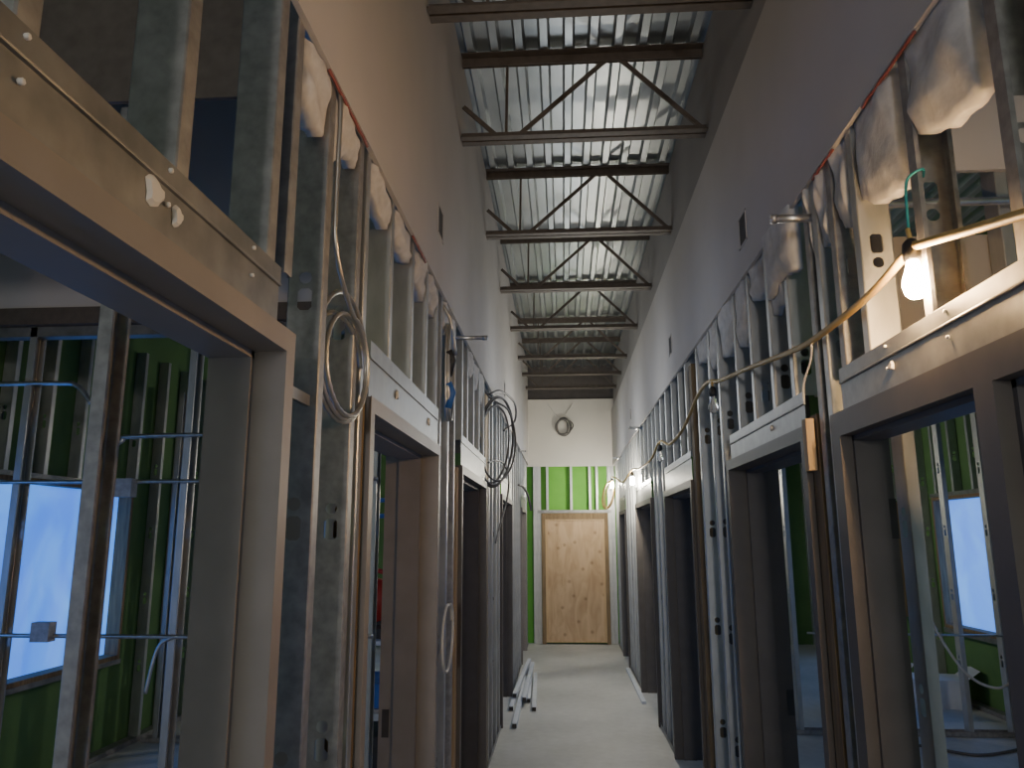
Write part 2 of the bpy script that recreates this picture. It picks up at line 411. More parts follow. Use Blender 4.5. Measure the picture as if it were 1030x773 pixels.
full('R', [(4.25, 1, 'galv'), (4.52, 1, 'galv'), (4.93, 1, 'galv')], 'past the second right door frame')
full('R', [(6.86, 1, 'galv'), (7.22, 1, 'galv'), (7.52, 1, 'galv')], 'past the third right door frame')
full('R', [9.50, 9.85, 10.2, 10.6, 10.92], 'past the fourth right door frame')
full('R', [12.22, 12.6, 13.0], 'past the farthest right door frame')
cripple('L', [(.735, 1, 'galv_dull'), (1.105, 1, 'galv_dull'), (1.495, 1, 'galv_dull'), (1.60, 1, 'galv_dull')], 2.331, 'nearest left')
cripple('L', [2.625, 3.02, 3.36, 3.65], 2.373, 'second left')
cripple('L', [4.64, 4.90, 5.25, 5.60, 5.95], 2.363, 'third left')
cripple('L', [7.75, 8.15, 8.55, 8.95], 2.363, 'fourth left')
cripple('L', [11.4, 11.8, 12.2, 12.5], 2.363, 'farthest left')
cripple('R', [.75, 1.12, (1.462, -1, 'galv_dull'), (1.846, -1, 'galv_dull'), (2.182, 1, 'galv'), (2.37, 1, 'galv_dull')], 2.265, 'nearest right', flip=True)
cripple('R', [(2.90, 1, 'galv'), (3.175, 1, 'galv'), (3.50, 1, 'galv'), (3.81, 1, 'galv')], 2.265, 'second right')
cripple('R', [5.40, 5.72, 6.10, 6.50], 2.323, 'third right')
cripple('R', [7.9, 8.3, 8.7, 9.1], 2.323, 'fourth right')
cripple('R', [11.2, 11.55, 11.9], 2.323, 'farthest right')

# wood studs beside some frames
def wood_stud(side, y0, y1, z1, label, mat='lumber_dark', off=.004):
    xf = XL if side == 'L' else XR; sg = -1 if side == 'L' else 1
    tag(MB().box(xf + sg * off, xf + sg * (.088 + off), y0, y1, .004, z1).build('lumber_stud', M[mat]), label, 'stud')
wood_stud('L', 2.308, 2.340, 2.17, 'dark lumber stud tight against the second left door frame')
wood_stud('L', 4.47, 4.545, 2.15, 'golden lumber stud tight against the third left door frame', 'lumber')
wood_stud('L', 6.12, 6.30, 2.9, 'pale golden lumber post just past the third left door frame', 'lumber')
wood_stud('R', 2.700, 2.775, 2.165, 'brown lumber stud tight against the second right door frame')
wood_stud('R', 5.17, 5.275, 2.9, 'tall brown lumber stud tight against the third right door frame')
tag(MB().box(XR - .030, XR - .002, 2.712, 2.755, 1.97, 2.15).build('lumber_block', M['lumber']), 'bright pine block fixed beside the second right door frame head', 'wood block')

# bottom tracks of the corridor walls
def btrack(side, y0, y1, label):
    xf = XL if side == 'L' else XR; sg = -1 if side == 'L' else 1
    tag(MB().strip([(-.003, .045), (-.003, 0.002), (SD + .003, .002), (SD + .003, .045)], lambda p, q, t: (xf + sg * p, t, q), y0, y1).build('floor_track', M['track']), label, 'steel track')
gl = [(1.65, 2.305), (3.74, 4.465), (6.31, 7.615), (9.125, 11.245), (12.66, YE)]
gr = [(2.515, 2.69), (4.135, 5.165), (6.735, 7.735), (9.425, 11.045), (12.155, YE)]
for i in range(4): btrack('L', *gl[i], 'steel floor track between the %s and %s door frames' % (DN_L[i], DN_L[i + 1]))
btrack('L', *gl[4], 'steel floor track between the farthest left door frame and the end wall')
for i in range(4): btrack('R', *gr[i], 'steel floor track between the %s and %s door frames' % (DN_R[i], DN_R[i + 1]))
btrack('R', *gr[4], 'steel floor track between the farthest right door frame and the end wall')

# ------------------------------------------------------------------ roof joists
JY = [3.17, 4.35, 5.90, 7.33, 8.80, 10.32, 11.42, 12.50]
JL = ['nearest with only its bottom chord in sight', 'nearest whose whole web is in sight', 'second whose web is in sight', 'third whose web is in sight', 'fourth whose web is in sight', 'fifth whose web is in sight', 'third from the end wall', 'second from the end wall']
for i, y in enumerate(JY):
    root = thing('roof_joist', 'brown open-web steel roof joist, %s' % JL[i], 'roof joist', (.15, y, 4.14), 'open-web joists under the roof deck')
    x0, x1 = XL + .02, XR + .026
    for nm, z, dz, leg in (('bottom_chord', 4.145, 1, .05), ('top_chord', 4.712, -1, .06)):
        m = MB()
        for s in (-1, 1):
            m.strip([(s * .008, z + dz * leg), (s * .008, z), (s * (.008 + leg), z), (s * (.008 + leg), z + dz * .005), (s * .013, z + dz * .005), (s * .013, z + dz * leg), (s * .008, z + dz * leg)], lambda p, q, t: (t, y + p, q), x0 if nm == 'bottom_chord' else x0 + .0, x1)
        m.build(nm, M['joist'], root)
    zb, zt = 4.165, 4.685
    for a, b in (((-.25, zb), (.33, zt)), ((.38, zt), (x1 - .01, zb)), ((-.36, zb), (x0 + .01, zb + .215))):
        MB().bar((a[0], y, a[1]), (b[0], y, b[1]), .026, .016).build('web_bar', M['joist'], root)
    MB().bar((-.315, y, zb), (-.305, y, zt), .016, .016).build('web_strut', M['joist'], root)

# ------------------------------------------------------------------ end of the corridor
d = bpy.data.objects.new('door_1', None); COL.objects.link(d); d.location = (.18, YE - .03, 0); tag(d, kind='structure')
DX0, DX1, DZ = -.345, .725, 2.105
MB().box(DX0 + .035, DX1 - .035, YE - .03, YE - .012, .03, DZ - .06).build('door_panel', M['ply'], d)
c = MB(); c.box(DX0 - .03, DX0 + .035, YE - .055, YE, .004, DZ); c.box(DX1 - .035, DX1 + .03, YE - .055, YE, .004, DZ); c.box(DX0 + .035, DX1 - .035, YE - .055, YE, DZ - .065, DZ)
c.box(DX0 - .03, DX1 + .03, YE - .06, YE, DZ, DZ + .035); c.build('door_casing', M['lumber_dark'], d)
e = MB(); e.box(DX0 + .035, DX0 + .075, YE - .05, YE - .03, .03, DZ - .065); e.box(DX1 - .07, DX1 - .035, YE - .05, YE - .03, .03, DZ - .065); e.box(DX0 + .075, DX1 - .07, YE - .05, YE - .03, .03, .055)
e.box(DX0 + .075, DX1 - .07, YE - .046, YE - .03, DZ - .09, DZ - .065)
e.build('door_battens', M['casing'], d)
tag(MB().strip([(0, .05), (0, 0), (-.09, 0), (-.09, .05)], lambda p, q, t: (t, YE + .0 - p * 1 - .03, DZ + .04 + q), DX0 - .09, DX1 + .09).build('header_track', M['track']), 'bright steel track across the top of the plywood door', 'steel track')
def end_stud(x, z0, z1, label, w=.041):
    to = lambda a, b, z: (x + b, YE - .012 + a, z)
    tag(stud_mb(to, z0, z1, (), fl=w).build('metal_stud', M['galv']), label, 'stud')
for x, l in ((-.515, 'left of the plywood door, beside the green strip'), (-.448, 'left of the plywood door, touching its casing')):
    end_stud(x, .004, 2.94, 'pale steel stud ' + l, .066)
for x, l in ((.758, 'touching its casing'), (.820, 'against the corridor side wall')):
    end_stud(x, .004, 2.94, 'pale steel stud right of the plywood door, ' + l, .06)
for x, l in ((-.29, 'leftmost'), (.12, 'middle one'), (.44, 'third from left'), (.56, 'rightmost')):
    end_stud(x, DZ + .09, 2.94, 'short steel stud on green board above the plywood door, %s' % l)

# ------------------------------------------------------------------ conduit stubs and openings in the upper gypsum
def stub(p0, p1, r, label, mat='conduit'):
    p0, p1 = Vector(p0), Vector(p1); t = (p0 - p1).normalized() * .002
    root = thing('conduit_stub', label, 'conduit', p0)
    MB().tube([p0, p1], r, 12).build('pipe', M[mat], root)
    MB().tube([p0 + (p1 - p0) * .9, p1 - t], r * 1.18, 12).build('end_ring', M[mat], root)
stub((XR + .05, 2.585, 2.837), (.742, 2.585, 2.837), .014, 'short steel conduit sticking out near right above the second right door frame')
stub((XL - .05, 4.12, 2.835), (-.405, 4.12, 2.832), .012, 'short steel conduit sticking out of the left wall past its second frame')
stub((XR + .05, 8.55, 2.93), (.74, 8.55, 2.93), .014, 'short dark conduit sticking out above the fourth right door frame')
stub((XR + .05, 11.6, 2.90), (.75, 11.6, 2.90), .014, 'short pale conduit sticking out above the farthest right door frame')
stub((XL - .05, 10.6, 2.91), (-.50, 10.6, 2.91), .012, 'short conduit sticking out of the far left wall')
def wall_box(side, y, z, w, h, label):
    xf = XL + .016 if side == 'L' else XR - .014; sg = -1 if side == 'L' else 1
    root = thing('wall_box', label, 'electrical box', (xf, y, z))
    MB().box(xf - sg * .0015, xf + sg * .0005, y - w / 2 + .008, y + w / 2 - .008, z - h / 2 + .008, z + h / 2 - .008).build('recess_shade', M['hollow_shade'], root)  # thin dark plate painted as the shade of an opening
    m = MB()
    for a in ((y - w / 2, y - w / 2 + .008, z - h / 2, z + h / 2), (y + w / 2 - .02, y + w / 2, z - h / 2, z + h / 2), (y - w / 2, y + w / 2, z + h / 2 - .008, z + h / 2), (y - w / 2, y + w / 2, z - h / 2, z - h / 2 + .008)):
        m.box(xf - sg * .004, xf, *a)
    m.build('rim', M['gyp'], root)
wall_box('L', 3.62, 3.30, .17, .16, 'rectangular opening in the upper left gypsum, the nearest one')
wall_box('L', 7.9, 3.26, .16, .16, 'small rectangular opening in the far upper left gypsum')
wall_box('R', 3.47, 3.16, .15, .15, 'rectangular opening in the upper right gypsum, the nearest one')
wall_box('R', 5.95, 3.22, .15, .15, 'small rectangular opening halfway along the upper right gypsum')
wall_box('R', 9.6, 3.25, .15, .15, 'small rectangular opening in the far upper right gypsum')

# ------------------------------------------------------------------ mineral wool stuffed in the stud bays under the gypsum
def wool(side, y0, y1, z0, label, lift=.0, slope=0.0):
    xf = XL if side == 'L' else XR; sg = -1 if side == 'L' else 1
    rnd = random.Random(int(y0 * 1000) + (7 if side == 'L' else 3)); ph = [rnd.uniform(0, 6.3) for _ in range(6)]
    nu, nv = 14, 12; vs = []; fs = []; z1 = DW + .012
    for side_k in (0, 1):
        for j in range(nv + 1):
            for i in range(nu + 1):
                uu, vv = i / nu, j / nv
                y = y0 + (y1 - y0) * uu
                zb = z0 + slope * (uu - .5) + .016 * math.sin(5 * uu + ph[0]) + .005 * math.sin(19 * uu + ph[1])
                z = zb + (z1 - zb) * vv
                edge = min(1, 5 * min(uu, 1 - uu) + .25) * min(1, 3.5 * vv + .12)
                puff = edge * (.018 + .007 * math.sin(4 * uu + 5 * vv + ph[2]) + .004 * math.sin(9 * vv + ph[3] + 4 * uu) + .002 * math.sin(15 * uu + ph[4] - 8 * vv))
                a = (.016 - puff) if side_k == 0 else .05
                vs.append((xf + sg * (a + lift), y, z))
    W = nu + 1; B = W * (nv + 1)
    for j in range(nv):
        for i in range(nu):
            k = j * W + i; fs.append((k, k + 1, k + W + 1, k + W)); fs.append((B + k, B + k + W, B + k + W + 1, B + k + 1))
    for i in range(nu): fs.append((i, B + i, B + i + 1, i + 1))
    for j in range(nv):
        k = j * W; fs.append((k, k + W, B + k + W, B + k)); k += nu; fs.append((k, B + k, B + k + W, k + W))
    tag(MB().add(vs, fs, True).build('wool_packing', M['wool']), label, 'insulation', 'white packing stuffed under the gypsum')
def W(side, lst, where):
    for i, a in enumerate(lst):
        y0, y1, z0 = a[:3]; sl = a[3] if len(a) > 3 else 0
        wool(side, y0, y1, z0, 'white packing stuffed above the studs, %s %s' % (ORD[i], where), slope=sl)
W('L', [(1.668, 1.862, 2.80), (1.935, 2.168, 2.83, .10)], 'bay past the nearest left door frame')
W('L', [(2.312, 2.62, 2.86), (2.685, 3.015, 2.86), (3.08, 3.355, 2.82), (3.42, 3.645, 2.83)], 'bay over the second left door frame')
W('L', [(3.85, 4.055, 2.82), (4.12, 4.295, 2.86)], 'bay past the second left door frame')
W('L', [(4.96, 5.245, 2.84), (5.31, 5.595, 2.80), (5.66, 5.945, 2.78)], 'bay over the third left door frame')
W('R', [(1.525, 1.842, 2.69, .07), (1.905, 2.178, 2.665, .11), (2.245, 2.367, 2.70, .10)], 'bay over the nearest right door frame')
W('R', [(2.43, 2.522, 2.70), (2.585, 2.612, 2.70)], 'narrow bay beside the nearest right door frame')
W('R', [(2.96, 3.172, 2.66), (3.235, 3.497, 2.80), (3.56, 3.807, 2.66), (3.87, 4.20, 2.70)], 'bay over the second right door frame')
W('R', [(4.31, 4.515, 2.72), (4.60, 4.925, 2.82)], 'bay past the second right door frame')
# loose lump hanging out in front of the studs
wool('R', 2.76, 3.13, 2.72, 'large white packing flap hanging in front of the studs over the second right frame', lift=-.03)
for side, y0, y1, l in (('L', 1.80, 2.20, 'thin red sealant line under the near left gypsum edge'), ('L', 2.95, 3.25, 'short red sealant line under the left gypsum above the second frame'),
                        ('R', 1.72, 2.05, 'dark red sealant line under the near right gypsum edge'), ('R', 2.3, 2.5, 'short red sealant line under the right gypsum by the conduit')):
    x = XL + .012 if side == 'L' else XR - .010
    tag(MB().tube([(x, y0 + k * (y1 - y0) / 8, DW + (.006 if side == 'L' else -.012) + .004 * math.sin(3 * k)) for k in range(9)], .005, 6).build('sealant_bead', M['caulk']), l, 'sealant')

tag(MB().strip([(0, -.014), (.012, -.014), (.012, .014), (0, .014)], lambda p, q, t: (XL - .03 + p, t, 2.085 + q), 1.66, 1.862).build('bridging_channel', M['track']), 'short horizontal steel channel bridging the nearest left frame to its first stud', 'steel channel')
# putty dabs on the header tracks
def dab(x, y, z, w, h, label):
    n = 14; vs = []
    for k in range(n):
        a = 2 * math.pi * k / n; q = 1 + .18 * math.sin(3 * a + y) + .1 * math.sin(5 * a); vs.append((x, y + w * math.cos(a) * q, z + h * math.sin(a) * q))
    sg = 1 if x < 0 else -1; vs2 = [(x + sg * .006, y + (v[1] - y) * .7, z + (v[2] - z) * .7) for v in vs]
    tag(MB().add(vs + vs2, [(k, (k + 1) % n, n + (k + 1) % n, n + k) for k in range(n)] + [tuple(range(n, 2 * n))]).build('putty_dab', M['putty']), label, 'putty')
dab(XL + .002, 1.045, 2.262, .026, .024, 'larger white putty dab on the nearest left header track')
dab(XL + .002, 1.115, 2.252, .015, .018, 'smaller white putty dab on the nearest left header track')
dab(XL + .002, 2.77, 2.265, .02, .018, 'white putty dab on the second left header track, nearer one')
dab(XL + .002, 3.45, 2.265, .02, .018, 'white putty dab on the second left header track, farther one')
dab(XR - .002, 2.05, 2.19, .016, .012, 'white putty dab on the nearest right header track')
dab(XR - .002, 3.25, 2.19, .016, .012, 'white putty dab on the second right header track')

# ------------------------------------------------------------------ cables
def cable(pts, r, mat, name, label, n=10, closed=False, seg=8, rib=0, cat='cable'):
    return tag(MB().tube(spline(pts, n, closed), r, seg, closed, rib).build(name, M[mat]), label, cat)
def coil(c, ax_u, ax_v, ru, rv, turns, drift, jit, seed):
    rnd = random.Random(seed); c, ax_u, ax_v = Vector(c), Vector(ax_u), Vector(ax_v); nrm = ax_u.cross(ax_v); pts = []
    N = int(turns * 20)
    j = [(rnd.uniform(-jit, jit), rnd.uniform(-jit, jit), rnd.uniform(-jit, jit)) for _ in range(int(turns) + 2)]
    for k in range(N + 1):
        a = 2 * math.pi * k / 20; t = k / 20; i = int(t); fr = t - i; jj = [j[i][q] * (1 - fr) + j[i + 1][q] * fr for q in range(3)]
        pts.append(c + ax_u * ((ru + jj[0]) * math.cos(a) + jj[2]) + ax_v * ((rv + jj[1]) * math.sin(a)) + nrm * (drift * t))
    return pts
xc = XL + .03
pts = [(-.615, 1.915, 2.99), (-.600, 1.915, 2.93), (-.600, 1.915, 2.64), (-.600, 1.925, 2.53), (-.595, 1.985, 2.44)]
pts += [Vector(p) for p in coil((-.594, 2.085, 2.235), (0, .1, .99), (.13, .98, -.1), .165, .165, 3.2, .010, .03, 4)]
cable(pts, .0068, 'armor', 'hanging_armored_cable', 'coiled flexible metal cable hanging on the left wall past the nearest frame', 3, rib=.10)
pts = [(XL - .03, 3.86, 2.98), (xc, 3.90, 2.88), (xc + .02, 3.97, 2.70)] + coil((xc + .01, 3.93, 2.60), (0, 0, 1), (0, 1, 0), .24, .09, 2.3, .014, .02, 9)
cable(pts, .010, 'armor', 'hanging_armored_cable', 'long metal cable loop hanging past the second left door frame', 3, rib=.06)
for k, (dy, l) in enumerate(((0, 'upper'), (.0, 'lower'))):
    z = 2.62 - k * .17
    tag(MB().tube([(xc, 3.86, z + .08), (xc + .02, 3.88, z + .03), (xc, 3.87, z - .05)], .018, 8).build('cable_clamp', M['blue' if k else 'black_plastic']), '%s %s clamp on the cable loop past the second left frame' % (l, 'blue' if k else 'black'), 'clamp')
pts = [(XL - .02, 6.0, 2.94), (xc, 6.15, 2.86)] + coil((xc + .06, 6.2, 2.50), (.16, .35, .92), (.36, .80, -.40), .36, .30, 3.6, .01, .06, 21)
cable(pts, .0085, 'black_cable', 'hanging_power_cable', 'big dark cable coil bulging from the left wall past the third frame', 4)
pts = [(xc, 6.1, 2.88), (xc + .06, 6.5, 2.98), (xc + .14, 7.1, 2.98), (xc + .13, 7.3, 2.84), (xc + .04, 7.1, 2.72)]
cable(pts, .010, 'black_cable', 'hanging_power_cable', 'single dark cable loop arching above the big left coil')
pts = [(xc, 6.0, 2.32), (xc + .06, 6.6, 2.38), (xc + .09, 7.0, 2.28), (xc + .07, 7.1, 2.1), (xc + .02, 6.9, 1.85), (xc, 6.7, 1.7)]
cable(pts, .008, 'black_cable', 'hanging_power_cable', 'dark cable tail hanging below the big left coil')
pts = coil((xc - .0, 3.98, 1.26), (0, .35, .9), (0, 1, -.2), .17, .14, 1.15, .01, .012, 2)
cable(pts, .0075, 'white_cable', 'hanging_cable', 'white cable loop hanging low past the second left door frame', 3)
pts = [(xc, 10.2, 2.42), (xc + .05, 10.4, 2.40), (xc + .10, 10.7, 2.30), (xc + .13, 11.0, 2.12)]
cable(pts, .016, 'black_cable', 'hanging_power_cable', 'thick black cable end poking out of the far left wall')
# coil on the end wall
pts = coil((.02, YE - .05, 3.62), (1, 0, .15), (-.1, 0, 1), .125, .145, 5.3, .008, .035, 12)
cable(pts, .010, 'black_cable', 'hanging_power_cable', 'dark cable coil hanging on the pale end wall', 3)
pts = [(-.25, YE - .03, 4.05), (-.12, YE - .03, 3.86), (.0, YE - .04, 3.76), (.1, YE - .03, 3.9), (.2, YE - .03, 4.05)]
cable(pts, .007, 'white_cable', 'low_voltage_cable', 'thin cable pair leading up from the end wall coil')
# yellow coil near the far bulbs
pts = coil((.74, 12.25, 2.42), (.25, .5, .83), (.8, .3, -.5), .26, .085, 3.4, .02, .03, 31)
cable(pts, .010, 'yellow_cable', 'hanging_power_cable', 'yellow cable coil hanging by the farthest right bulb', 3)

# temporary light string along the right wall
LS = [(.80, -1.6, 2.36), (.83, .2, 2.25), (.85, 1.05, 2.25), (.85, 1.38, 2.327), (.85, 1.56, 2.370), (.85, 1.78, 2.424), (.85, 1.83, 2.430), (.85, 2.08, 2.40), (.85, 2.46, 2.395), (.85, 2.78, 2.413), (.85, 3.5, 2.50), (.845, 4.1, 2.565), (.845, 4.42, 2.62),
      (.84, 4.75, 2.60), (.84, 5.4, 2.48), (.84, 6.1, 2.46), (.84, 6.7, 2.55), (.83, 7.3, 2.46), (.81, 8.2, 2.45), (.80, 9.0, 2.50), (.80, 10.4, 2.46), (.79, 11.6, 2.60), (.78, 12.4, 2.68)]
cable(LS, .011, 'yellow_cable', 'string_light_cable', 'long yellow light-string cable sagging along the right wall', 8)
tag(MB().tube(spline([(.85, 2.60, 2.40), (.85, 2.62, 2.34), (.845, 2.70, 2.27), (.848, 2.72, 2.20)], 8), .004, 6).build('wire_tail', M['white_cable']), 'thin pale wire tail hanging from the yellow cable before the second frame', 'wire')
BR = .032
def bulb(c, label, mat, e_w, col, lit=True, glow=.03):
    root = thing('light_bulb', label, 'light bulb', c)
    p = [(.003, -.054), (.014, -.051), (.024, -.040), (.028, -.022), (.0265, -.005), (.021, .012), (.0155, .028), (.0135, .042)]
    g = MB().lathe(p, c, 16).build('bulb_glass', M[mat], root)
    MB().lathe([(.0135, .040), (.020, .044), (.0215, .062), (.019, .085), (.012, .094), (.006, .098)], c, 14).build('socket', M['black_plastic'], root)
    MB().tube([(c[0], c[1], c[2] + .094), (c[0] - .002, c[1] + .004, c[2] + .125)], .006, 6).build('lead', M['yellow_cable'], root)
    if lit:
        l = bpy.data.lights.new('bulb_light', 'POINT'); l.energy = e_w; l.color = col; l.shadow_soft_size = glow
        lo = bpy.data.objects.new('bulb_light', l); COL.objects.link(lo); lo.parent = root; lo.location = (0, 0, -.02)
        g.visible_shadow = True
    return root
B_WARM = (1.0, .66, .30); B_COOL = (1.0, .88, .66)
def hot(name, col, s):
    return emis_mat(name, col, s)
M['bulb_hot'] = hot('lit_bulb_glass', (1.0, .62, .28), 640)
M['bulb_far'] = hot('lit_far_bulb_glass', (1.0, .92, .76), 1300)
M['bulb_back'] = hot('lit_back_bulb_glass', (1.0, .78, .58), 110)
bulb((.847, 1.818, 2.356), 'glowing bare bulb tied near the camera on the right wall', 'bulb_hot', 0, B_WARM, lit=False)
bulb((.835, 4.25, 2.465), 'unlit clear bulb hanging past the second right door frame', 'glass', 0, B_WARM, lit=False)
bulb((.84, 6.70, 2.43), 'small unlit bulb hanging past the third right door frame', 'glass', 0, B_WARM, lit=False)
bulb((.80, 9.00, 2.385), 'glowing far bulb hanging over the fourth right door frame', 'bulb_far', 0, B_COOL, lit=False)
bulb((.78, 12.40, 2.56), 'glowing bulb farthest along the right wall by the yellow coil', 'bulb_far', 0, B_COOL, lit=False)
bulb((.80, -1.2, 2.18), 'glowing bulb behind the camera on the light string', 'bulb_back', 0, B_WARM, lit=False)
tag(MB().tube(spline([(.905, 1.840, 2.625), (.885, 1.800, 2.625), (.86, 1.83, 2.61), (.85, 1.825, 2.52), (.848, 1.82, 2.462), (.85, 1.818, 2.45)], 8), .0035, 6).build('twine', M['teal']), 'teal twine tying the near lit bulb to a stud', 'twine')

# ------------------------------------------------------------------ steel channels lying along the left wall
def channel(a, b, s, label):
    a, b = Vector(a), Vector(b); t = (b - a).normalized(); sd = t.cross(Vector((0, 0, 1))).normalized(); upv = sd.cross(t)
    root = thing('floor_channel', label, 'steel channel', a, 'loose channels on the floor')
    h = s / 2; w = .004
    prof = [(-h, -h), (h, -h), (h, h), (-h, h)]
    m = MB()
    o = [a + sd * p + upv * q for p, q in prof] + [b + sd * p + upv * q for p, q in prof]
    m.add(o, [(i, (i + 1) % 4, 4 + (i + 1) % 4, 4 + i) for i in range(4)] + [(4, 5, 6, 7)])
    m.build('tube_body', M['white_plastic'], root)
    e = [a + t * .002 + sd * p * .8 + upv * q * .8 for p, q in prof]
    MB().add(e, [(0, 1, 2, 3)]).build('open_end_shade', M['hollow_shade'], root)  # dark face painted as the shade inside the hollow end
ch = [((-.485, 7.62, .024), (-.50, 10.1, .024), 'nearest one, lying lowest on the floor'), ((-.565, 8.35, .024), (-.54, 10.6, .024), 'leftmost on the floor against the wall'),
      ((-.405, 8.75, .024), (-.47, 10.9, .024), 'second from the right on the floor'), ((-.555, 8.75, .074), (-.50, 11.2, .074), 'upper one resting at the left'),
      ((-.44, 8.55, .074), (-.445, 10.9, .074), 'upper one resting at the middle'), ((-.33, 8.35, .020), (-.39, 10.4, .020), 'rightmost on the floor')]
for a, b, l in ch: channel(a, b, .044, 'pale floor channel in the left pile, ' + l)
tag(MB().box(.80, .845, 8.75, 10.9, .001, .03).build('floor_strip', M['white_plastic']), 'pale strip lying on the floor before the fourth right frame', 'strip')

# ------------------------------------------------------------------ rooms beyond the door openings
def part_stud(x, y, z1, label, group=None, mat='galv', flipx=1, name='metal_stud'):
    to = lambda a, b, z: (x + flipx * b, y + a, z)
    tag(stud_mb(to, .004, z1, (.64, 1.22, 1.80, 2.38)).build(name, M[mat]), label, 'stud', group)
def part_track(x0, x1, y, label):
    tag(MB().strip([(-.002, .045), (-.002, .002), (SD + .002, .002), (SD + .002, .045)], lambda p, q, t: (t, y + p, q), x0, x1).build('floor_track', M['galv_dull']), label, 'steel track')
# left
part_stud(-1.29, 2.0, 4.6, 'wide brown-grey steel stud standing just inside the nearest left doorway', mat='galv_dull')
struct('wall_partition_near_left_shade', MB().box(-3.7, -.74, 1.965, 1.98, 3.0, 4.7), M['joist'])  # board added to darken the upper bays; shade put into its brown
part_track(-3.7, -.80, 2.0, 'steel floor track of the partition behind the nearest left doorway')
g = 'partition studs in the left rooms'
for y, xs, w in ((4.15, [-1.05, -1.62, -2.11, -2.62, -3.08, -3.5], 'second left doorway'), (6.95, [-1.2, -1.6, -2.0, -2.4, -2.8, -3.2, -3.6], 'third left doorway')):
    for x in xs: part_stud(x, y, 3.1, 'steel stud of the cross partition in the room just past the %s' % w, g)
    part_track(-3.7, -.86, y, 'steel floor track of the cross partition past the %s' % w)
struct('wall_partition_left', MB().box(-3.7, -.74, 4.11, 4.13, 3.0, 4.7), M['gyp'])
tag(MB().strip([(-.004, 3.06), (-.004, 2.96), (SD, 2.96)], lambda p, q, t: (t, 4.14 + p - .035, q), -3.7, -.80).build('ceiling_track', M['joist']), 'dark steel track under the gypsum in the left room', 'steel track')
tag(MB().box(-3.7, -.80, 4.15, 4.23, 2.90, 2.958).build('ceiling_track', M['track']), 'pale steel track below the dark one in the left room', 'steel track')
y = 4.55
while y < 9.2:
    to = lambda a, b, z, y=y: (XW - a + .0, y + b, z)
    inwin = any(a - .03 < y < b for a, b in WIN_L)
    if not inwin: tag(stud_mb(to, .004, 3.4, HZ).build('metal_stud', M['galv']), 'steel stud against the green board of the left outer wall', 'stud', 'outer wall studs on the left')
    else: tag(stud_mb(to, 2.19, 3.4, (2.6,)).build('cripple_stud', M['galv']), 'short steel stud above the blue-lit window on the left', 'stud', 'short outer wall studs on the left')
    y += .406
for k, (a, b) in enumerate(WIN_L):
    if k not in (2, 3): continue
    nm = 'blue-lit left window' if k == 2 else 'second left window'
    tag(MB().box(XW - .092, XW + .003, a - .02, b + .02, 2.172, 2.205).build('window_track', M['track']), 'steel head track above the %s' % nm, 'steel track')
    tag(MB().box(XW - .092, XW + .003, a - .02, b + .02, .715, .752).build('window_track', M['track']), 'steel sill track under the %s' % nm, 'steel track')
tag(MB().box(XW - .09, XW + .002, 2.0, 9.4, .002, .045).build('floor_track', M['galv_dull']), 'steel floor track of the left outer wall', 'steel track')
# conduits in the left room
for pts, l in (([(-3.6, 4.138, 2.62), (-2.9, 4.138, 2.62), (-2.75, 4.138, 2.60), (-2.66, 4.138, 2.50)], 'bent conduit high in the room behind the nearest left doorway'),
               ([(-2.55, 4.138, 2.02), (-2.54, 4.138, 2.18), (-2.46, 4.138, 2.28), (-2.3, 4.138, 2.31), (-1.0, 4.138, 2.31)], 'bent conduit rising right of the wide stud in the left room')):
    cable(pts, .013, 'conduit', 'conduit_run', l, cat='conduit')
for z, l in ((2.06, 'upper'), (1.24, 'lower')):
    cable([(-3.65, 4.138, z), (-2.0, 4.138, z - .005), (-1.0, 4.138, z)], .011, 'conduit', 'conduit_run', '%s level conduit crossing the studs in the left room' % l, cat='conduit')
for x, z, l in ((-2.40, 2.02, 'upper box right of the wide stud'), (-2.78, 1.26, 'lower box left of the wide stud')):
    tag(MB().box(x - .05, x + .05, 4.085, 4.149, z - .05, z + .05).build('junction_box', M['galv_dull']), 'steel junction box in the left room, ' + l, 'electrical box')
cable([(-2.2, 4.138, .95), (-2.15, 4.138, 1.18), (-2.05, 4.138, 1.24)], .010, 'conduit', 'conduit_run', 'short bent conduit below the level run in the left room', cat='conduit')

# right
for x in (1.175, 1.60, 2.0): part_stud(x, 2.74, 4.6, 'steel stud standing just inside the nearest right doorway, %s from the corridor' % {1.175: 'first', 1.6: 'second', 2.0: 'third'}[x])
part_track(1.0, 4.1, 2.74, 'steel floor track of the partition behind the nearest right doorway')
struct('wall_partition_right', MB().box(.99, 4.1, 2.715, 2.735, 3.06, 4.7), M['gyp'])
struct('wall_partition_right_lower', MB().box(1.0, 4.1, 2.845, 2.86, 2.32, 2.86), M['gyp_dark'])
cable([(1.02, 2.70, 2.93), (2.2, 2.70, 2.93), (3.6, 2.70, 2.93)], .016, 'conduit', 'conduit_run', 'pale level conduit high behind the near lit bulb', cat='conduit')
g = 'partition studs in the right rooms'
for y, xs, w in ((4.95, [1.28, 1.72, 3.1, 3.7], 'second right doorway'), (7.52, [1.55, 2.08, 2.55, 3.05, 3.55, 3.92], 'third right doorway')):
    for x in xs: part_stud(x, y, 3.1, 'steel stud of the cross partition in the room just past the %s' % w, g)
    part_track(.98, 4.1, y, 'steel floor track of the cross partition past the %s' % w)
y = 5.0
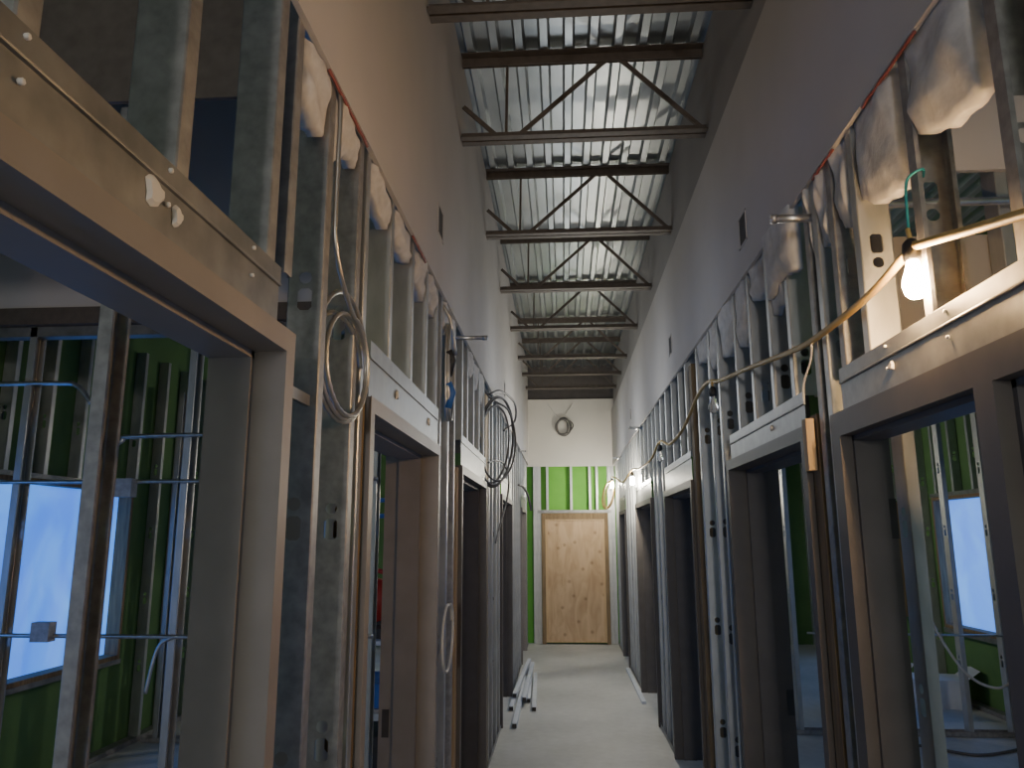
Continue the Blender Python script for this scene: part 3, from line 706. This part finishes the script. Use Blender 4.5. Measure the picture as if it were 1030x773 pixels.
while y < 11.5:
    to = lambda a, b, z, y=y: (XE + a, y + b, z)
    inwin = any(a - .03 < y < b for a, b in WIN_R)
    if not inwin: tag(stud_mb(to, .004, 3.4, HZ).build('metal_stud', M['galv']), 'steel stud against the green board of the right outer wall', 'stud', 'outer wall studs on the right')
    else: tag(stud_mb(to, 2.19, 3.4, (2.6,)).build('cripple_stud', M['galv']), 'short steel stud above a blue-lit window on the right', 'stud', 'short outer wall studs on the right')
    y += .406
a, b = WIN_R[3]
tag(MB().box(XE - .003, XE + .092, a - .02, b + .02, 2.172, 2.215).build('window_track', M['track']), 'steel head track above the blue-lit right window', 'steel track')
tag(MB().box(XE - .003, XE + .092, a - .02, b + .02, .70, .752).build('window_track', M['track']), 'steel sill track under the blue-lit right window', 'steel track')
tag(MB().box(XE - .002, XE + .09, 4.5, 12, .002, .045).build('floor_track', M['galv_dull']), 'steel floor track of the right outer wall', 'steel track')
cable([(3.2, 7.49, 1.35), (3.28, 7.48, 1.2), (3.32, 7.48, .95), (3.55, 7.48, .55), (3.8, 7.48, .42), (4.0, 7.5, .5)], .012, 'white_cable', 'low_voltage_cable', 'white cable drooping below the right window')
cable([(2.2, 7.49, .88), (3.2, 7.49, .87), (4.1, 7.49, .86)], .010, 'conduit', 'conduit_run', 'level conduit crossing the studs below the right window', cat='conduit')
cable([(2.3, 7.1, .012), (2.9, 7.2, .012), (3.3, 6.9, .012), (3.9, 7.2, .012)], .012, 'black_cable', 'power_cable', 'dark cable lying on the floor of the right room')
for x in (3.3, 3.7, 4.05):
    to = lambda a, b, z, x=x: (x + b, YE + .004 + a, z)
    tag(stud_mb(to, .004, 3.0, HZ).build('metal_stud', M['galv']), 'far steel stud against the green end board of the right room', 'stud', 'end board studs on the right')
def carton(x, y, z, w, d, h, rz, label, mat='white_plastic'):
    root = thing('carton', label, 'box', (x, y, z))
    c, s = math.cos(rz), math.sin(rz)
    m = MB(); m.box(-w / 2, w / 2, -d / 2, d / 2, 0, h); m.v = [(x + p * c - q * s, y + p * s + q * c, z + r) for p, q, r in m.v]; m.build('carton_body', M[mat], root)
    for sd in (-1, 1):
        f = MB().add([(sd * w / 2, -d / 2, h), (sd * w / 2, d / 2, h), (sd * w * .72, d / 2, h + .10), (sd * w * .72, -d / 2, h + .10)], [(0, 1, 2, 3)]); f.v = [(x + p * c - q * s, y + p * s + q * c, z + r) for p, q, r in f.v]; f.build('flap', M[mat], root)
carton(3.05, 8.4, .0, .5, .45, .40, .3, 'white carton on the floor below the right window, left one')
carton(3.85, 8.9, .0, .6, .45, .28, -.2, 'low white carton on the floor below the right window, right one')

# work cart with tools inside the second left doorway
CX, CY = -1.50, 6.0
root = thing('work_cart', 'dark steel work cart inside the second left doorway', 'cart', (CX, CY, 0))
for sx in (-1, 1):
    for sy in (-1, 1): MB().box(CX + sx * .35 - .018, CX + sx * .35 + .018, CY + sy * .28 - .018, CY + sy * .28 + .018, .0, .99).build('leg', M['galv_dull'], root)
MB().box(CX - .38, CX + .38, CY - .31, CY + .31, .99, 1.02).build('top_shelf', M['white_plastic'], root)
MB().box(CX - .38, CX + .38, CY - .31, CY + .31, .53, .56).build('lower_shelf', M['galv_dull'], root)
root = thing('storage_bin', 'blue storage bin on the lower shelf of the work cart', 'bin', (CX, CY, .56))
MB().box(CX - .33, CX + .33, CY - .27, CY + .27, .56, .72).build('bin_body', M['blue'], root)
MB().box(CX - .10, CX + .02, CY - .274, CY - .268, .60, .69).build('bin_card', M['white_plastic'], root)
root = thing('tool_case', 'dark tool case on the floor under the work cart', 'tool case', (CX, CY, .0))
MB().box(CX - .32, CX + .32, CY - .24, CY + .24, .004, .36).build('case_body', M['black_plastic'], root)
MB().tube(spline([(CX - .1, CY - .26, .25), (CX - .09, CY - .29, .32), (CX + .09, CY - .29, .32), (CX + .1, CY - .26, .25)], 6), .012, 8).build('case_handle', M['white_plastic'], root)
root = thing('chop_saw', 'red chop saw standing on the work cart', 'saw', (CX, CY, 1.02))
MB().box(CX - .25, CX + .25, CY - .2, CY + .2, 1.02, 1.09).build('saw_base', M['black_plastic'], root)
MB().tube([(CX + .05, CY - .06, 1.28), (CX + .05, CY + .06, 1.28)], .16, 22).build('blade_guard', M['red'], root)
MB().bar((CX + .08, CY + .1, 1.08), (CX + .06, CY + .1, 1.32), .07, .07).build('saw_arm', M['black_plastic'], root)
MB().tube([(CX - .02, CY - .10, 1.24), (CX - .02, CY - .26, 1.26)], .06, 14).build('saw_motor', M['black_plastic'], root)
MB().tube(spline([(CX + .0, CY - .06, 1.42), (CX + .05, CY - .06, 1.50), (CX + .16, CY - .06, 1.47), (CX + .19, CY - .06, 1.38)], 6), .018, 8).build('saw_handle', M['red'], root)
root = thing('lift_rail', 'blue guard rail of a lift seen high through the second left doorway', 'rail', (-1.9, 7.4, 0))
for z in (1.95, 2.10): MB().tube([(-2.5, 7.4, z), (-1.5, 7.4, z)], .022, 8).build('rail_tube', M['blue'], root)
for x in (-2.5, -1.5): MB().tube([(x, 7.4, .0), (x, 7.4, 2.12)], .022, 8).build('post', M['blue'], root)

def add_fill(x, y, z, e, col, rad):  # unseen fill lights added to brighten the corridor, no fixtures modelled
    l = bpy.data.lights.new('fill_light', 'POINT'); l.energy = e; l.color = col; l.shadow_soft_size = rad
    o = bpy.data.objects.new('fill_light', l); COL.objects.link(o); o.location = (x, y, z)
add_fill(-.28, -6.0, 2.3, 300, (1.0, .95, .92), .25)
add_fill(.15, 4.4, 2.9, 2.5, (.90, .95, 1.0), .25)
add_fill(.15, 6.6, 2.9, 9, (.90, .95, 1.0), .25)
add_fill(.15, 8.8, 2.9, 12, (.90, .96, 1.0), .25)
add_fill(.15, 11.2, 2.9, 14, (.93, .97, 1.0), .25)
# ------------------------------------------------------------------ world and picture settings
w = bpy.data.worlds.new('world'); SC.world = w; w.use_nodes = True
bg = w.node_tree.nodes['Background']; bg.inputs[0].default_value = (.55, .70, 1.0, 1); bg.inputs[1].default_value = .05
SC.view_settings.view_transform = 'AgX'
SC.view_settings.exposure = 0.25
